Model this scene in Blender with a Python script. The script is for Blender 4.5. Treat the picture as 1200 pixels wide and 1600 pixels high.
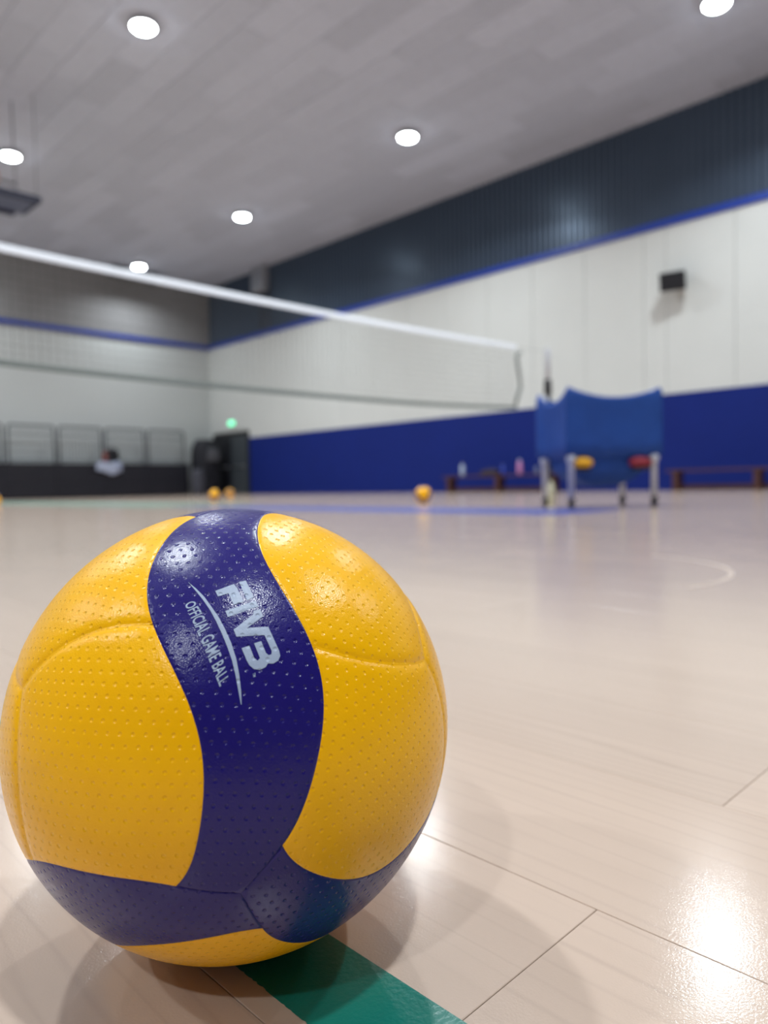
import bpy, bmesh, math, random
import numpy as np
from mathutils import Vector, Matrix
from mathutils.geometry import delaunay_2d_cdt

for o in list(bpy.data.objects):
    bpy.data.objects.remove(o)
SC = bpy.context.scene
COL = SC.collection
random.seed(4)
PI = math.pi

# ------------------------------------------------------------------ camera
CAM_H = 0.2202
FPX = 1150.0                      # focal length in pixels of the 1200x1600 frame
PITCH, ROLL, YAW = math.atan(41.4 / FPX), math.atan(0.019), math.atan2(.7025, .7117)
f0 = Vector((math.sin(YAW), math.cos(YAW), 0)); r0 = Vector((math.cos(YAW), -math.sin(YAW), 0))
fw = math.cos(PITCH) * f0 - math.sin(PITCH) * Vector((0, 0, 1))
u0 = r0.cross(fw)
rt = math.cos(ROLL) * r0 - math.sin(ROLL) * u0
up = math.sin(ROLL) * r0 + math.cos(ROLL) * u0
cam_data = bpy.data.cameras.new('camera')
cam_data.sensor_fit = 'VERTICAL'; cam_data.sensor_height = 36.0
cam_data.lens = FPX * 36.0 / 1600.0
cam_data.clip_start = 0.01; cam_data.clip_end = 200
cam_data.dof.use_dof = True
cam_data.dof.focus_distance = 0.315
cam_data.dof.aperture_fstop = 6.8
cam = bpy.data.objects.new('camera', cam_data); COL.objects.link(cam)
cam.matrix_world = Matrix(((rt.x, up.x, -fw.x, 0), (rt.y, up.y, -fw.y, 0), (rt.z, up.z, -fw.z, CAM_H), (0, 0, 0, 1)))
SC.camera = cam

# ------------------------------------------------------------------ world, exposure
W = bpy.data.worlds.new('world'); SC.world = W; W.use_nodes = True
W.node_tree.nodes['Background'].inputs[0].default_value = (.5, .55, .6, 1)
W.node_tree.nodes['Background'].inputs[1].default_value = 0.05
SC.view_settings.view_transform = 'Standard'
SC.view_settings.look = 'None'
SC.view_settings.gamma = 1.0
SC.view_settings.use_curve_mapping = False
SC.view_settings.exposure = 0.0
LAMP_WATT = 200.0
LAMP_COLOR = (0.88, 0.955, 1.0)

# room extents (metres): x towards the blue wall, y along it
XW, YW, XL, YB, ZC = 15.8, 25.7, -9.5, -8.5, 8.08

# ------------------------------------------------------------------ helpers
def srgb(r, g, b):
    f = lambda c: (c / 255 / 12.92) if c / 255 <= .04045 else ((c / 255 + .055) / 1.055) ** 2.4
    return (f(r), f(g), f(b), 1)

def mat(name, col, rough=.5, metal=0., spec=.5, noise=None, bump=None, emit=None, coat=0., rand=0.):
    """principled material; noise=(scale, amount) mottles the colour, bump=(scale, distance)."""
    m = bpy.data.materials.new(name); m.use_nodes = True
    nt = m.node_tree; N = nt.nodes; L = nt.links
    p = N['Principled BSDF']
    p.inputs['Base Color'].default_value = col
    p.inputs['Roughness'].default_value = rough
    p.inputs['Metallic'].default_value = metal
    p.inputs['Specular IOR Level'].default_value = spec
    p.inputs['Coat Weight'].default_value = coat
    tc = N.new('ShaderNodeTexCoord')
    if noise or rand:
        hsv = N.new('ShaderNodeHueSaturation'); hsv.inputs['Color'].default_value = col
        val = None
        if noise:
            n = N.new('ShaderNodeTexNoise'); n.inputs['Scale'].default_value = noise[0]; n.inputs['Detail'].default_value = 4
            L.new(tc.outputs['Object'], n.inputs['Vector'])
            mr = N.new('ShaderNodeMapRange'); mr.inputs[1].default_value = .25; mr.inputs[2].default_value = .75
            mr.inputs[3].default_value = 1 - noise[1]; mr.inputs[4].default_value = 1 + noise[1]
            L.new(n.outputs[0], mr.inputs[0]); val = mr.outputs[0]
        if rand:
            oi = N.new('ShaderNodeObjectInfo')
            mr2 = N.new('ShaderNodeMapRange'); mr2.inputs[3].default_value = 1 - rand; mr2.inputs[4].default_value = 1 + rand
            L.new(oi.outputs['Random'], mr2.inputs[0])
            if val:
                mu = N.new('ShaderNodeMath'); mu.operation = 'MULTIPLY'
                L.new(val, mu.inputs[0]); L.new(mr2.outputs[0], mu.inputs[1]); val = mu.outputs[0]
            else: val = mr2.outputs[0]
        L.new(val, hsv.inputs['Value']); L.new(hsv.outputs[0], p.inputs['Base Color'])
    if bump:
        n = N.new('ShaderNodeTexNoise'); n.inputs['Scale'].default_value = bump[0]; n.inputs['Detail'].default_value = 3
        L.new(tc.outputs['Object'], n.inputs['Vector'])
        b = N.new('ShaderNodeBump'); b.inputs['Distance'].default_value = bump[1]
        L.new(n.outputs[0], b.inputs['Height']); L.new(b.outputs[0], p.inputs['Normal'])
    if emit:
        p.inputs['Emission Color'].default_value = emit[0]; p.inputs['Emission Strength'].default_value = emit[1]
    return m

class MB:
    """collects shapes in one bmesh, then links them as one mesh object"""
    def __init__(s): s.bm = bmesh.new()
    def box(s, x0, x1, y0, y1, z0, z1, bev=0.):
        b = bmesh.new()
        bmesh.ops.create_cube(b, size=1)
        for v in b.verts:
            v.co = Vector(((x0 + x1) / 2 + v.co.x * (x1 - x0), (y0 + y1) / 2 + v.co.y * (y1 - y0), (z0 + z1) / 2 + v.co.z * (z1 - z0)))
        if bev: bmesh.ops.bevel(b, geom=b.edges[:], offset=bev, segments=2, affect='EDGES', profile=.6)
        s._add(b); return s
    def _add(s, b):
        vm = {}
        for v in b.verts: vm[v] = s.bm.verts.new(v.co)
        for f in b.faces:
            try:
                nf = s.bm.faces.new([vm[v] for v in f.verts]); nf.smooth = f.smooth
            except ValueError: pass
        b.free()
    def tube(s, pts, r, n=10, cap=True):
        pts = [Vector(p) for p in pts]; rs = r if isinstance(r, (list, tuple)) else [r] * len(pts)
        rings = []; prev = None
        for i, p in enumerate(pts):
            d = (pts[min(i + 1, len(pts) - 1)] - pts[max(i - 1, 0)]).normalized()
            if prev is None:
                a = d.cross(Vector((0, 0, 1)))
                if a.length < 1e-3: a = d.cross(Vector((1, 0, 0)))
            else: a = prev - d * prev.dot(d)
            a.normalize(); prev = a; b = d.cross(a)
            rings.append([s.bm.verts.new(p + rs[i] * (math.cos(2 * PI * k / n) * a + math.sin(2 * PI * k / n) * b)) for k in range(n)])
        for A, B in zip(rings, rings[1:]):
            for k in range(n):
                f = s.bm.faces.new((A[k], A[(k + 1) % n], B[(k + 1) % n], B[k])); f.smooth = True
        if cap:
            s.bm.faces.new(rings[0][::-1]); s.bm.faces.new(rings[-1])
        return s
    def lathe(s, prof, n=24, c=(0, 0, 0), ax='z'):
        rings = []
        for r, z in prof:
            ring = []
            for k in range(n):
                x, y = r * math.cos(2 * PI * k / n), r * math.sin(2 * PI * k / n)
                p = (x, y, z) if ax == 'z' else ((z, x, y) if ax == 'x' else (y, z, x))
                ring.append(s.bm.verts.new(Vector(p) + Vector(c)))
            rings.append(ring)
        for A, B in zip(rings, rings[1:]):
            for k in range(n):
                f = s.bm.faces.new((A[k], A[(k + 1) % n], B[(k + 1) % n], B[k])); f.smooth = True
        s.bm.faces.new(rings[0][::-1]); s.bm.faces.new(rings[-1]); return s
    def grid(s, rows, closed=False, smooth=True):
        V = [[s.bm.verts.new(p) for p in row] for row in rows]; n = len(rows[0])
        for A, B in zip(V, V[1:]):
            for k in range(n if closed else n - 1):
                f = s.bm.faces.new((A[k], A[(k + 1) % n], B[(k + 1) % n], B[k])); f.smooth = smooth
        return s
    def prism(s, poly, z0, z1):
        a = [s.bm.verts.new((x, y, z0)) for x, y in poly]; b = [s.bm.verts.new((x, y, z1)) for x, y in poly]
        s.bm.faces.new(a[::-1]); s.bm.faces.new(b); n = len(poly)
        for k in range(n): s.bm.faces.new((a[k], a[(k + 1) % n], b[(k + 1) % n], b[k]))
        return s
    def mesh(s, name):
        bmesh.ops.recalc_face_normals(s.bm, faces=s.bm.faces[:])
        me = bpy.data.meshes.new(name); s.bm.to_mesh(me); s.bm.free(); return me
    def build(s, name, m, parent=None, loc=None):
        return link(name, s.mesh(name), m, parent, loc)

def link(name, me, m, parent=None, loc=None):
    o = bpy.data.objects.new(name, me); COL.objects.link(o)
    if m and not me.materials: me.materials.append(m)
    if parent: o.parent = parent
    if loc: o.location = loc
    return o

def tag(o, label=None, cat=None, group=None, kind=None):
    if label: o['label'] = label
    if cat: o['category'] = cat
    if group: o['group'] = group
    if kind: o['kind'] = kind
    return o

def thing(name, label, cat, loc=(0, 0, 0), rz=0, group=None):
    o = bpy.data.objects.new(name, None); COL.objects.link(o)
    o.location = loc; o.rotation_euler = (0, 0, rz); o.empty_display_size = .1
    return tag(o, label, cat, group)

def copy_tree(o, parent=None):
    c = o.copy(); COL.objects.link(c)
    if parent: c.parent = parent
    for ch in list(o.children): copy_tree(ch, c)
    return c

# ------------------------------------------------------------------ materials of the room
PW, PL, PX0, PY0 = .1666, 1.22, .1695, .19      # floor plank width, length, first long joint, first cross joint

def floor_material(name, joints):
    m = bpy.data.materials.new(name); m.use_nodes = True
    nt = m.node_tree; N = nt.nodes; L = nt.links; p = N['Principled BSDF']
    def M(op, a, b=None, c=None):
        n = N.new('ShaderNodeMath'); n.operation = op
        for i, x in enumerate((a, b, c)):
            if x is None: continue
            if isinstance(x, (int, float)): n.inputs[i].default_value = x
            else: L.new(x, n.inputs[i])
        return n.outputs[0]
    geo = N.new('ShaderNodeNewGeometry'); sp = N.new('ShaderNodeSeparateXYZ'); L.new(geo.outputs['Position'], sp.inputs[0])
    X, Y = sp.outputs[0], sp.outputs[1]
    fx = M('DIVIDE', M('SUBTRACT', X, PX0), PW); ix = M('FLOOR', fx)
    par = M('FLOORED_MODULO', ix, 2.)
    fy = M('DIVIDE', M('SUBTRACT', M('SUBTRACT', Y, PY0), M('MULTIPLY', par, PL / 2)), PL); iy = M('FLOOR', fy)
    cb = N.new('ShaderNodeCombineXYZ'); L.new(ix, cb.inputs[0]); L.new(iy, cb.inputs[1])
    wn = N.new('ShaderNodeTexWhiteNoise'); wn.noise_dimensions = '2D'; L.new(cb.outputs[0], wn.inputs['Vector'])
    # grain runs along the plank, shifted from plank to plank
    gv = N.new('ShaderNodeCombineXYZ')
    L.new(M('MULTIPLY_ADD', X, 1.0, M('MULTIPLY', wn.outputs[0], 7.3)), gv.inputs[0]); L.new(M('MULTIPLY', Y, .07), gv.inputs[1])
    L.new(M('MULTIPLY', wn.outputs[0], 3.1), gv.inputs[2])
    n1 = N.new('ShaderNodeTexNoise'); n1.inputs['Scale'].default_value = 28; n1.inputs['Detail'].default_value = 6; n1.inputs['Distortion'].default_value = .6
    L.new(gv.outputs[0], n1.inputs['Vector'])
    wv = N.new('ShaderNodeTexWave'); wv.wave_type = 'BANDS'; wv.bands_direction = 'X'; wv.inputs['Scale'].default_value = 22
    wv.inputs['Distortion'].default_value = 14.0; wv.inputs['Detail'].default_value = 3; wv.inputs['Detail Scale'].default_value = .8
    L.new(gv.outputs[0], wv.inputs['Vector'])
    line = M('MULTIPLY', M('POWER', wv.outputs[1], 14.), M('MULTIPLY', M('POWER', n1.outputs[0], 2.5), .26))
    blot = N.new('ShaderNodeTexNoise'); blot.inputs['Scale'].default_value = 1.6; L.new(geo.outputs['Position'], blot.inputs['Vector'])
    val = M('ADD', .86, M('MULTIPLY', wn.outputs[0], .09))
    val = M('ADD', val, M('MULTIPLY', n1.outputs[0], .12))
    val = M('ADD', val, M('MULTIPLY', blot.outputs[0], .06))
    val = M('SUBTRACT', val, line)
    if joints:
        ex = M('MULTIPLY', M('ABSOLUTE', M('SUBTRACT', M('FRACT', M('ADD', fx, .5)), .5)), PW)
        ey = M('MULTIPLY', M('ABSOLUTE', M('SUBTRACT', M('FRACT', M('ADD', fy, .5)), .5)), PL)
        gap = M('LESS_THAN', M('MINIMUM', ex, ey), .0008)
        val = M('SUBTRACT', val, M('MULTIPLY', gap, .45))
    mix = N.new('ShaderNodeMix'); mix.data_type = 'RGBA'; mix.blend_type = 'MULTIPLY'; mix.inputs[0].default_value = 1
    mix.inputs[6].default_value = srgb(196, 175, 159)
    cbv = N.new('ShaderNodeCombineXYZ')
    for i in range(3): L.new(val, cbv.inputs[i])
    L.new(cbv.outputs[0], mix.inputs[7]); L.new(mix.outputs[2], p.inputs['Base Color'])
    rn = N.new('ShaderNodeTexNoise'); rn.inputs['Scale'].default_value = 9; L.new(geo.outputs['Position'], rn.inputs['Vector'])
    L.new(M('MULTIPLY_ADD', rn.outputs[0], .05, .12), p.inputs['Roughness'])
    p.inputs['Specular IOR Level'].default_value = .42
    fn = N.new('ShaderNodeTexNoise'); fn.inputs['Scale'].default_value = 800; fn.inputs['Detail'].default_value = 2
    L.new(geo.outputs['Position'], fn.inputs['Vector'])
    b = N.new('ShaderNodeBump'); b.inputs['Strength'].default_value = .6; b.inputs['Distance'].default_value = .0001
    L.new(fn.outputs[0], b.inputs['Height']); L.new(b.outputs[0], p.inputs['Normal'])
    return m

M_FLOOR = floor_material('maple_plank', False)
M_FLOORFAR = floor_material('maple_floor', True)
M_SUB = mat('floor_joint', srgb(96, 84, 72), .8, noise=(30, .1))
M_WHITE = mat('white_wall_panel', srgb(215, 217, 214), .45, noise=(1.2, .02), bump=(3, .002))
M_WALLBASE = mat('wall_base', srgb(190, 190, 186), .7, noise=(2, .03))
M_FAR = mat('white_far_wall', srgb(202, 206, 205), .6, noise=(.8, .02))
M_TAUPE = mat('taupe_upper_wall', srgb(138, 137, 138), .8, noise=(2, .05))
M_BLUE = mat('blue_dado', srgb(9, 34, 116), .7, 0, .25, noise=(1.1, .05), bump=(60, .0006))
M_TRIM = mat('blue_trim', srgb(24, 60, 158), .4, noise=(2, .04))
M_CLAD = mat('slate_metal', srgb(80, 94, 112), .3, .45, noise=(1.5, .06))
M_CEIL = mat('acoustic_panel', srgb(186, 190, 205), .9, noise=(6, .05), bump=(160, .003), rand=.075)
M_CEILBASE = mat('ceiling_base', srgb(165, 163, 166), .9, noise=(3, .05))
M_UNSEEN = mat('unseen_wall_grey', srgb(112, 116, 128), .9, noise=(2, .06))  # invented grey for the two unseen walls, chosen to control bounced light
M_DARK = mat('black_plastic', srgb(22, 22, 30), .45, noise=(8, .1))
M_DARKM = mat('dark_metal', srgb(48, 50, 56), .4, .6, noise=(10, .1))
M_GREYM = mat('grey_metal', srgb(150, 153, 160), .35, .7, noise=(10, .06))
M_SILVER = mat('silver_tube', srgb(198, 201, 210), .35, 0, noise=(12, .05))
M_RAIL = mat('rail_grey', srgb(74, 78, 84), .5, 0, noise=(12, .06))

# ------------------------------------------------------------------ floor
NX, PXS = 24, PX0 - 4 * PW
PXE = PXS + NX * PW
PYS, PYE = -.7, 3.5
floor = MB()
floor.box(XL, XW, YB, PYS, -.12, 0).box(XL, XW, PYE, YW, -.12, 0).box(XL, PXS, PYS, PYE, -.12, 0).box(PXE, XW, PYS, PYE, -.12, 0)
floor = tag(floor.build('floor', M_FLOORFAR), 'pale maple sports hall floor of long planks', kind='structure')
MB().box(PXS, PXE, PYS, PYE, -.02, -.006).build('underlay', M_SUB, floor)
def plank_mesh(x0, x1, y0, y1):
    g, bv = .00022, .0003
    rows = []
    for ins, z in ((0, -.005), (0, -bv), (bv, 0)):
        a, b, c, d = x0 + g + ins, x1 - g - ins, y0 + g + ins, y1 - g - ins
        rows.append([(a, c, z), (b, c, z), (b, d, z), (a, d, z)])
    m = MB(); V = [[m.bm.verts.new(p) for p in r] for r in rows]
    for A, B in zip(V, V[1:]):
        for k in range(4): m.bm.faces.new((A[k], A[(k + 1) % 4], B[(k + 1) % 4], B[k]))
    m.bm.faces.new(V[-1]); return m
for i in range(NX):
    xa = PXS + i * PW; off = PY0 + (((i - 4) % 2) * PL / 2)
    k0 = math.floor((PYS - off) / PL)
    k = k0
    while off + k * PL < PYE:
        a, b = max(PYS, off + k * PL), min(PYE, off + (k + 1) * PL)
        if b - a > .01: plank_mesh(xa, xa + PW, a, b).build('plank', M_FLOOR, floor)
        k += 1

# ------------------------------------------------------------------ ceiling
ceiling = tag(MB().box(XL, XW, YB, YW, ZC + .02, ZC + .25).build('ceiling', M_CEILBASE), 'grey ceiling of staggered acoustic panels', kind='structure')
TW, TL = .6, 1.8
tiles = []
def in_view(x, y, z):
    d = Vector((x, y, z - CAM_H)); zz = d.dot(fw)
    if zz < .5: return False
    px, py = 600 + FPX * d.dot(rt) / zz, 800 - FPX * d.dot(up) / zz
    return -60 < px < 1260 and -60 < py < 1660
nx = int((XW - XL) / TW) + 1; ny = int((YW - YB) / TL) + 2
for i in range(nx):
    x1 = XW - i * TW; x0 = max(XL, x1 - TW)
    for j in range(ny):
        y0_ = YB + j * TL - ((i * 7) % 3) * TL / 3; y1_ = min(YW, y0_ + TL); y0_ = max(YB, y0_)
        if y1_ - y0_ < .05 or x1 - x0 < .05: continue
        tiles.append((math.hypot((x0 + x1) / 2, (y0_ + y1_) / 2), in_view((x0 + x1) / 2, (y0_ + y1_) / 2, ZC), x0, x1, y0_, y1_))
tiles.sort(key=lambda t: (not t[1], t[0]))
rest = MB(); tile_me = {}
for n, (d, v, x0, x1, y0_, y1_) in enumerate(tiles):
    g = .004
    if n < 300 and v:
        key = (round(x1 - x0, 3), round(y1_ - y0_, 3))
        if key not in tile_me:
            hx, hy = key[0] / 2 - g, key[1] / 2 - g
            tile_me[key] = MB().box(-hx, hx, -hy, hy, 0, .03, .004).mesh('acoustic_panel')
        link('acoustic_panel', tile_me[key], M_CEIL, ceiling, ((x0 + x1) / 2, (y0_ + y1_) / 2, ZC + random.uniform(-.002, .002)))
    else:
        rest.box(x0 + g, x1 - g, y0_ + g, y1_ - g, ZC, ZC + .03)
tag(rest.build('acoustic_panel_field', M_CEIL, ceiling), kind='stuff')

# ------------------------------------------------------------------ walls
ZD, ZT0, ZT1 = 2.095, 5.70, 5.85
wall_r = tag(MB().box(XW, XW + .3, YB, YW, -.1, ZC + .25).build('wall_right', M_WALLBASE), 'long wall with blue dado, white panels and slate cladding', kind='structure')
wall_f = tag(MB().box(XL, XW + .3, YW, YW + .3, -.1, ZC + .25).build('wall_far', M_FAR), 'white end wall with grey upper part', kind='structure')
wall_l = tag(MB().box(XL - .3, XL, YB, YW, -.1, ZC + .25).build('wall_left', M_UNSEEN), 'plain grey side wall outside the view, toned to limit bounced light', kind='structure')  # unseen side wall, kept plain; its made-up tone limits bounce
wall_b = tag(MB().box(XL - .3, XW + .3, YB - .3, YB, -.1, ZC + .25).build('wall_back', M_UNSEEN), 'plain grey back wall outside the view, toned to control bounced light', kind='structure')  # unseen back wall; its grey is set for the bounce onto the ball
DY0, DY1, DH = 23.02, 25.45, 2.34      # doorway in the right wall
MB().box(XW - .05, XW, YB, DY0 - .02, 0, ZD, .004).build('dado', M_BLUE, wall_r)
seams = [YB, -6., -4.45, -3., -1.55, -.1, 1.35, 2.8, 4.23, 5.68, 7.12, 7.63, 9.09, 10.55, 11.95, 13.4, 14.85, 16.3, 17.75, 19.2, 20.65, 22.1, 23.55, 25.0, YW]
for a, b in zip(seams, seams[1:]):
    z0 = ZD if b < DY0 else DH + .06
    if a < DY0 < b:
        MB().box(XW - .036, XW, a + .005, DY0 - .01, ZD, ZT0, .003).build('wall_panel', M_WHITE, wall_r)
        MB().box(XW - .036, XW, DY0, b - .005, DH + .06, ZT0, .003).build('wall_panel', M_WHITE, wall_r)
        continue
    MB().box(XW - .036, XW, a + .005, b - .005, z0, ZT0, .003).build('wall_panel', M_WHITE, wall_r)
MB().box(XW - .036, XW, DY1 + .02, YW, 0, DH + .06).build('door_reveal', M_WHITE, wall_r)
# corrugated slate cladding above the trim, sheets one metre wide
RIB, DEP = .16, .045
def sheet(length):
    n = int(round(length / RIB)); m = MB(); pts = []
    for k in range(n):
        y = k * RIB
        pts += [(0, y), (0, y + .07), (-DEP, y + .09), (-DEP, y + .14)]
    pts.append((0, n * RIB))
    m.grid([[(x, y, 0) for x, y in pts], [(x, y, ZC - ZT1) for x, y in pts]], smooth=False)
    return m.mesh('cladding_sheet'), n * RIB
sm, sl = sheet(.96)
y = YB
while y < YW - .2:
    o = link('cladding_sheet', sm, M_CLAD, wall_r, (XW - .02, y, ZT1)); y += sl
    if y + sl > YW: break
if YW - y > .15:
    sm2, _ = sheet(YW - y - .1); link('cladding_sheet', sm2, M_CLAD, wall_r, (XW - .02, y, ZT1))
tag(MB().box(XW - .10, XW, YB, YW, ZT0, ZT1, .006).build('trim_1', M_TRIM), 'blue ledge trim along the panelled wall', kind='structure')
tag(MB().box(XL, XW - .10, YW - .08, YW, ZT0, ZT1, .006).build('trim_2', M_TRIM), 'blue ledge trim along the end wall', kind='structure')
MB().box(XL, XW - .02, YW - .05, YW, ZT1, ZC).build('upper_facing', M_TAUPE, wall_f)

# door in the corner
door = thing('door_1', 'dark double door in the corner under the exit sign', None, (XW, (DY0 + DY1) / 2, 0)); door['kind'] = 'structure'
hw = (DY1 - DY0) / 2
fr = MB().box(-.09, -.002, -hw, -hw + .09, 0, DH).box(-.09, -.002, hw - .09, hw, 0, DH).box(-.09, -.002, -hw + .09, hw - .09, DH - .1, DH)
fr.build('door_frame', mat('door_frame_black', srgb(30, 32, 36), .5, noise=(6, .1)), door)
M_LEAF = mat('door_leaf_grey', srgb(62, 68, 74), .5, noise=(4, .08))
for a, b in ((-hw + .09, -.01), (.01, hw - .09)):
    lf = MB().box(-.06, -.004, a + .004, b - .004, .01, DH - .105, .004).build('door_leaf', M_LEAF if a < -.5 else M_DARK, door)
    MB().tube([(-.11, a + .15, 1.05), (-.11, b - .15, 1.05)], .018, 8).box(-.11, -.06, a + .16, a + .19, 1.03, 1.07).box(-.11, -.06, b - .19, b - .16, 1.03, 1.07).build('push_bar', M_GREYM, lf)

# ------------------------------------------------------------------ ceiling lamps
M_LENS = mat('lamp_lens', (1, 1, 1, 1), .4, emit=((.9, .98, 1, 1), 60.0))
M_HOUS = mat('lamp_housing', srgb(170, 172, 176), .4, .6, noise=(8, .05))
lamp_xy = []
for ix_, X in enumerate((-6.1, .02, 6.13, 12.27)):
    for Y in (-1.9, 4.85, 11.45, 18.0, 24.35):
                lamp_xy.append((X + (.4 if (ix_ == 3 and Y == 4.85) else 0), Y + (.3 if ix_ == 2 and 10 < Y < 20 else 0)))
housing_me = MB().lathe([(.18, .075), (.2, .07), (.225, .03), (.225, -.005), (.2, -.01)], 28).mesh('lamp_housing')
lens_me = MB().lathe([(.198, .01), (.196, -.01), (.175, -.035), (.12, -.05), (.04, -.055)], 28).mesh('lamp_lens')
def lamp_label(X, Y):
    P = {(12.67, 4.85): 'ceiling lamp at the top right, above the wall speaker',
         (12.27, 11.45): 'ceiling lamp right of centre, below the top pair, beside the slate cladding',
         (12.27, 18.0): 'ceiling lamp in front of the slate cladding, third along the blue wall',
         (12.27, 24.35): 'ceiling lamp just above the net tape, nearest the far wall',
         (6.13, 11.75): 'large bright ceiling lamp at upper left',
         (6.13, 18.3): 'ceiling lamp at the left edge above the folded backboard'}
    return P.get((round(X, 2), round(Y, 2)), 'round ceiling lamp outside the view')
for X, Y in lamp_xy:
    t = thing('ceiling_lamp', lamp_label(X, Y), 'lamp', (X, Y, ZC - .075), 0, 'round high bay lamps on the ceiling')
    link('lamp_housing', housing_me, M_HOUS, t); link('lamp_lens', lens_me, M_LENS, t); pass
    ld = bpy.data.lights.new('lamp_light', 'AREA'); ld.shape = 'DISK'; ld.size = .36; ld.energy = LAMP_WATT * (.4 if Y > 24 else 1); ld.color = LAMP_COLOR; ld.spread = math.radians(140)
    lo = bpy.data.objects.new('lamp_light', ld); COL.objects.link(lo); lo.parent = t; lo.location = (0, 0, -.06)

# ------------------------------------------------------------------ volleyball: 6 blue and 12 yellow panels, tetrahedral pattern
RB = .105
TV = np.array([[1, 1, 1], [1, -1, -1], [-1, 1, -1], [-1, -1, 1]]) / math.sqrt(3)
EDGE_C = [0.2672774, 0.3922368, -0.4715786, -1.2059923, 1.0634208, 1.5462143, -1.2116649, -1.0198673, 0.4010238]
U_LO, U_HI = math.radians(-52.4), math.radians(45.1)
def pframe(i, j):
    mi = TV[i] + TV[j]; mi = mi / np.linalg.norm(mi); al = TV[j] - TV[i]; al = al / np.linalg.norm(al)
    return np.stack([mi, al, np.cross(mi, al)], 1)          # columns: middle, along, side
def on_sphere(u, v, fr):
    u = np.asarray(u); v = np.asarray(v)
    return np.stack([np.cos(v) * np.cos(u), np.cos(v) * np.sin(u), np.sin(v)], -1) @ fr.T
F01 = pframe(0, 1)
# rotation taking the (0,1) frame to the (i,j) frame
def prot(i, j): return pframe(i, j) @ F01.T
ROT = {(i, j): prot(i, j) for i in range(4) for j in range(4) if i != j}
face_of = {}
for (i, j) in ROT:
    sd = pframe(i, j)[:, 2]
    face_of[(i, j)] = max((k for k in range(4) if k not in (i, j)), key=lambda k: -TV[k] @ sd)
prev_of = {(i, j): next((l, i) for l in range(4) if l not in (i, j) and face_of[(l, i)] == face_of[(i, j)]) for (i, j) in ROT}
us = np.linspace(U_LO, U_HI, 150)
vs = sum(c * us ** k for k, c in enumerate(EDGE_C))
edge = on_sphere(us, vs, F01)                               # left edge of panel (0,1), from vertex 0 to vertex 1
# both ends must meet at one tip: average them and bend the curve to it
nrm = lambda a: a / np.linalg.norm(a, axis=-1, keepdims=True)
pl_, pi_ = prev_of[(0, 1)]
tip_b = edge[0]; tip_o = ROT[(pl_, pi_)] @ edge[-1]
tip = nrm((tip_b + tip_o) / 2)
d_lo = tip - edge[0]; d_hi = ROT[(pl_, pi_)].T @ tip - edge[-1]
s_ = np.linspace(0, 1, len(us))[:, None]
edge = nrm(edge + d_lo * np.exp(-(s_ / .1) ** 2) + d_hi * np.exp(-((1 - s_) / .1) ** 2))
# soft seams between the yellow panels: polar curve round the face centre
SR = np.radians([0, 5, 12, 19, 25, 32, 37.6, 41]); SP = np.radians([86, 84, 80, 76.3, 73.3, 69.4, 66.2, 64.5])
kf = face_of[(0, 1)]
fn = -TV[kf]; fa = TV[0] - (TV[0] @ fn) * fn; fa = fa / np.linalg.norm(fa); fb = np.cross(fn, fa)
def seam_pt(r):
    p = np.interp(r, SR, SP)
    return np.cos(r)[:, None] * fn + np.sin(r)[:, None] * (np.cos(p)[:, None] * fa + np.sin(p)[:, None] * fb)
e_r = np.arccos(np.clip(edge @ fn, -1, 1)); e_p = np.arctan2(edge @ fb, edge @ fa)
hit = int(np.argmin(np.abs((e_p - np.interp(e_r, SR, SP) + PI) % (2 * PI) - PI)))
seam = seam_pt(np.linspace(0, e_r[hit], 45)); seam[-1] = edge[hit]
def geo_line(a, b, n):
    t = np.linspace(0, 1, n)[:, None]; return nrm(a * (1 - t) + b * t)
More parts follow.
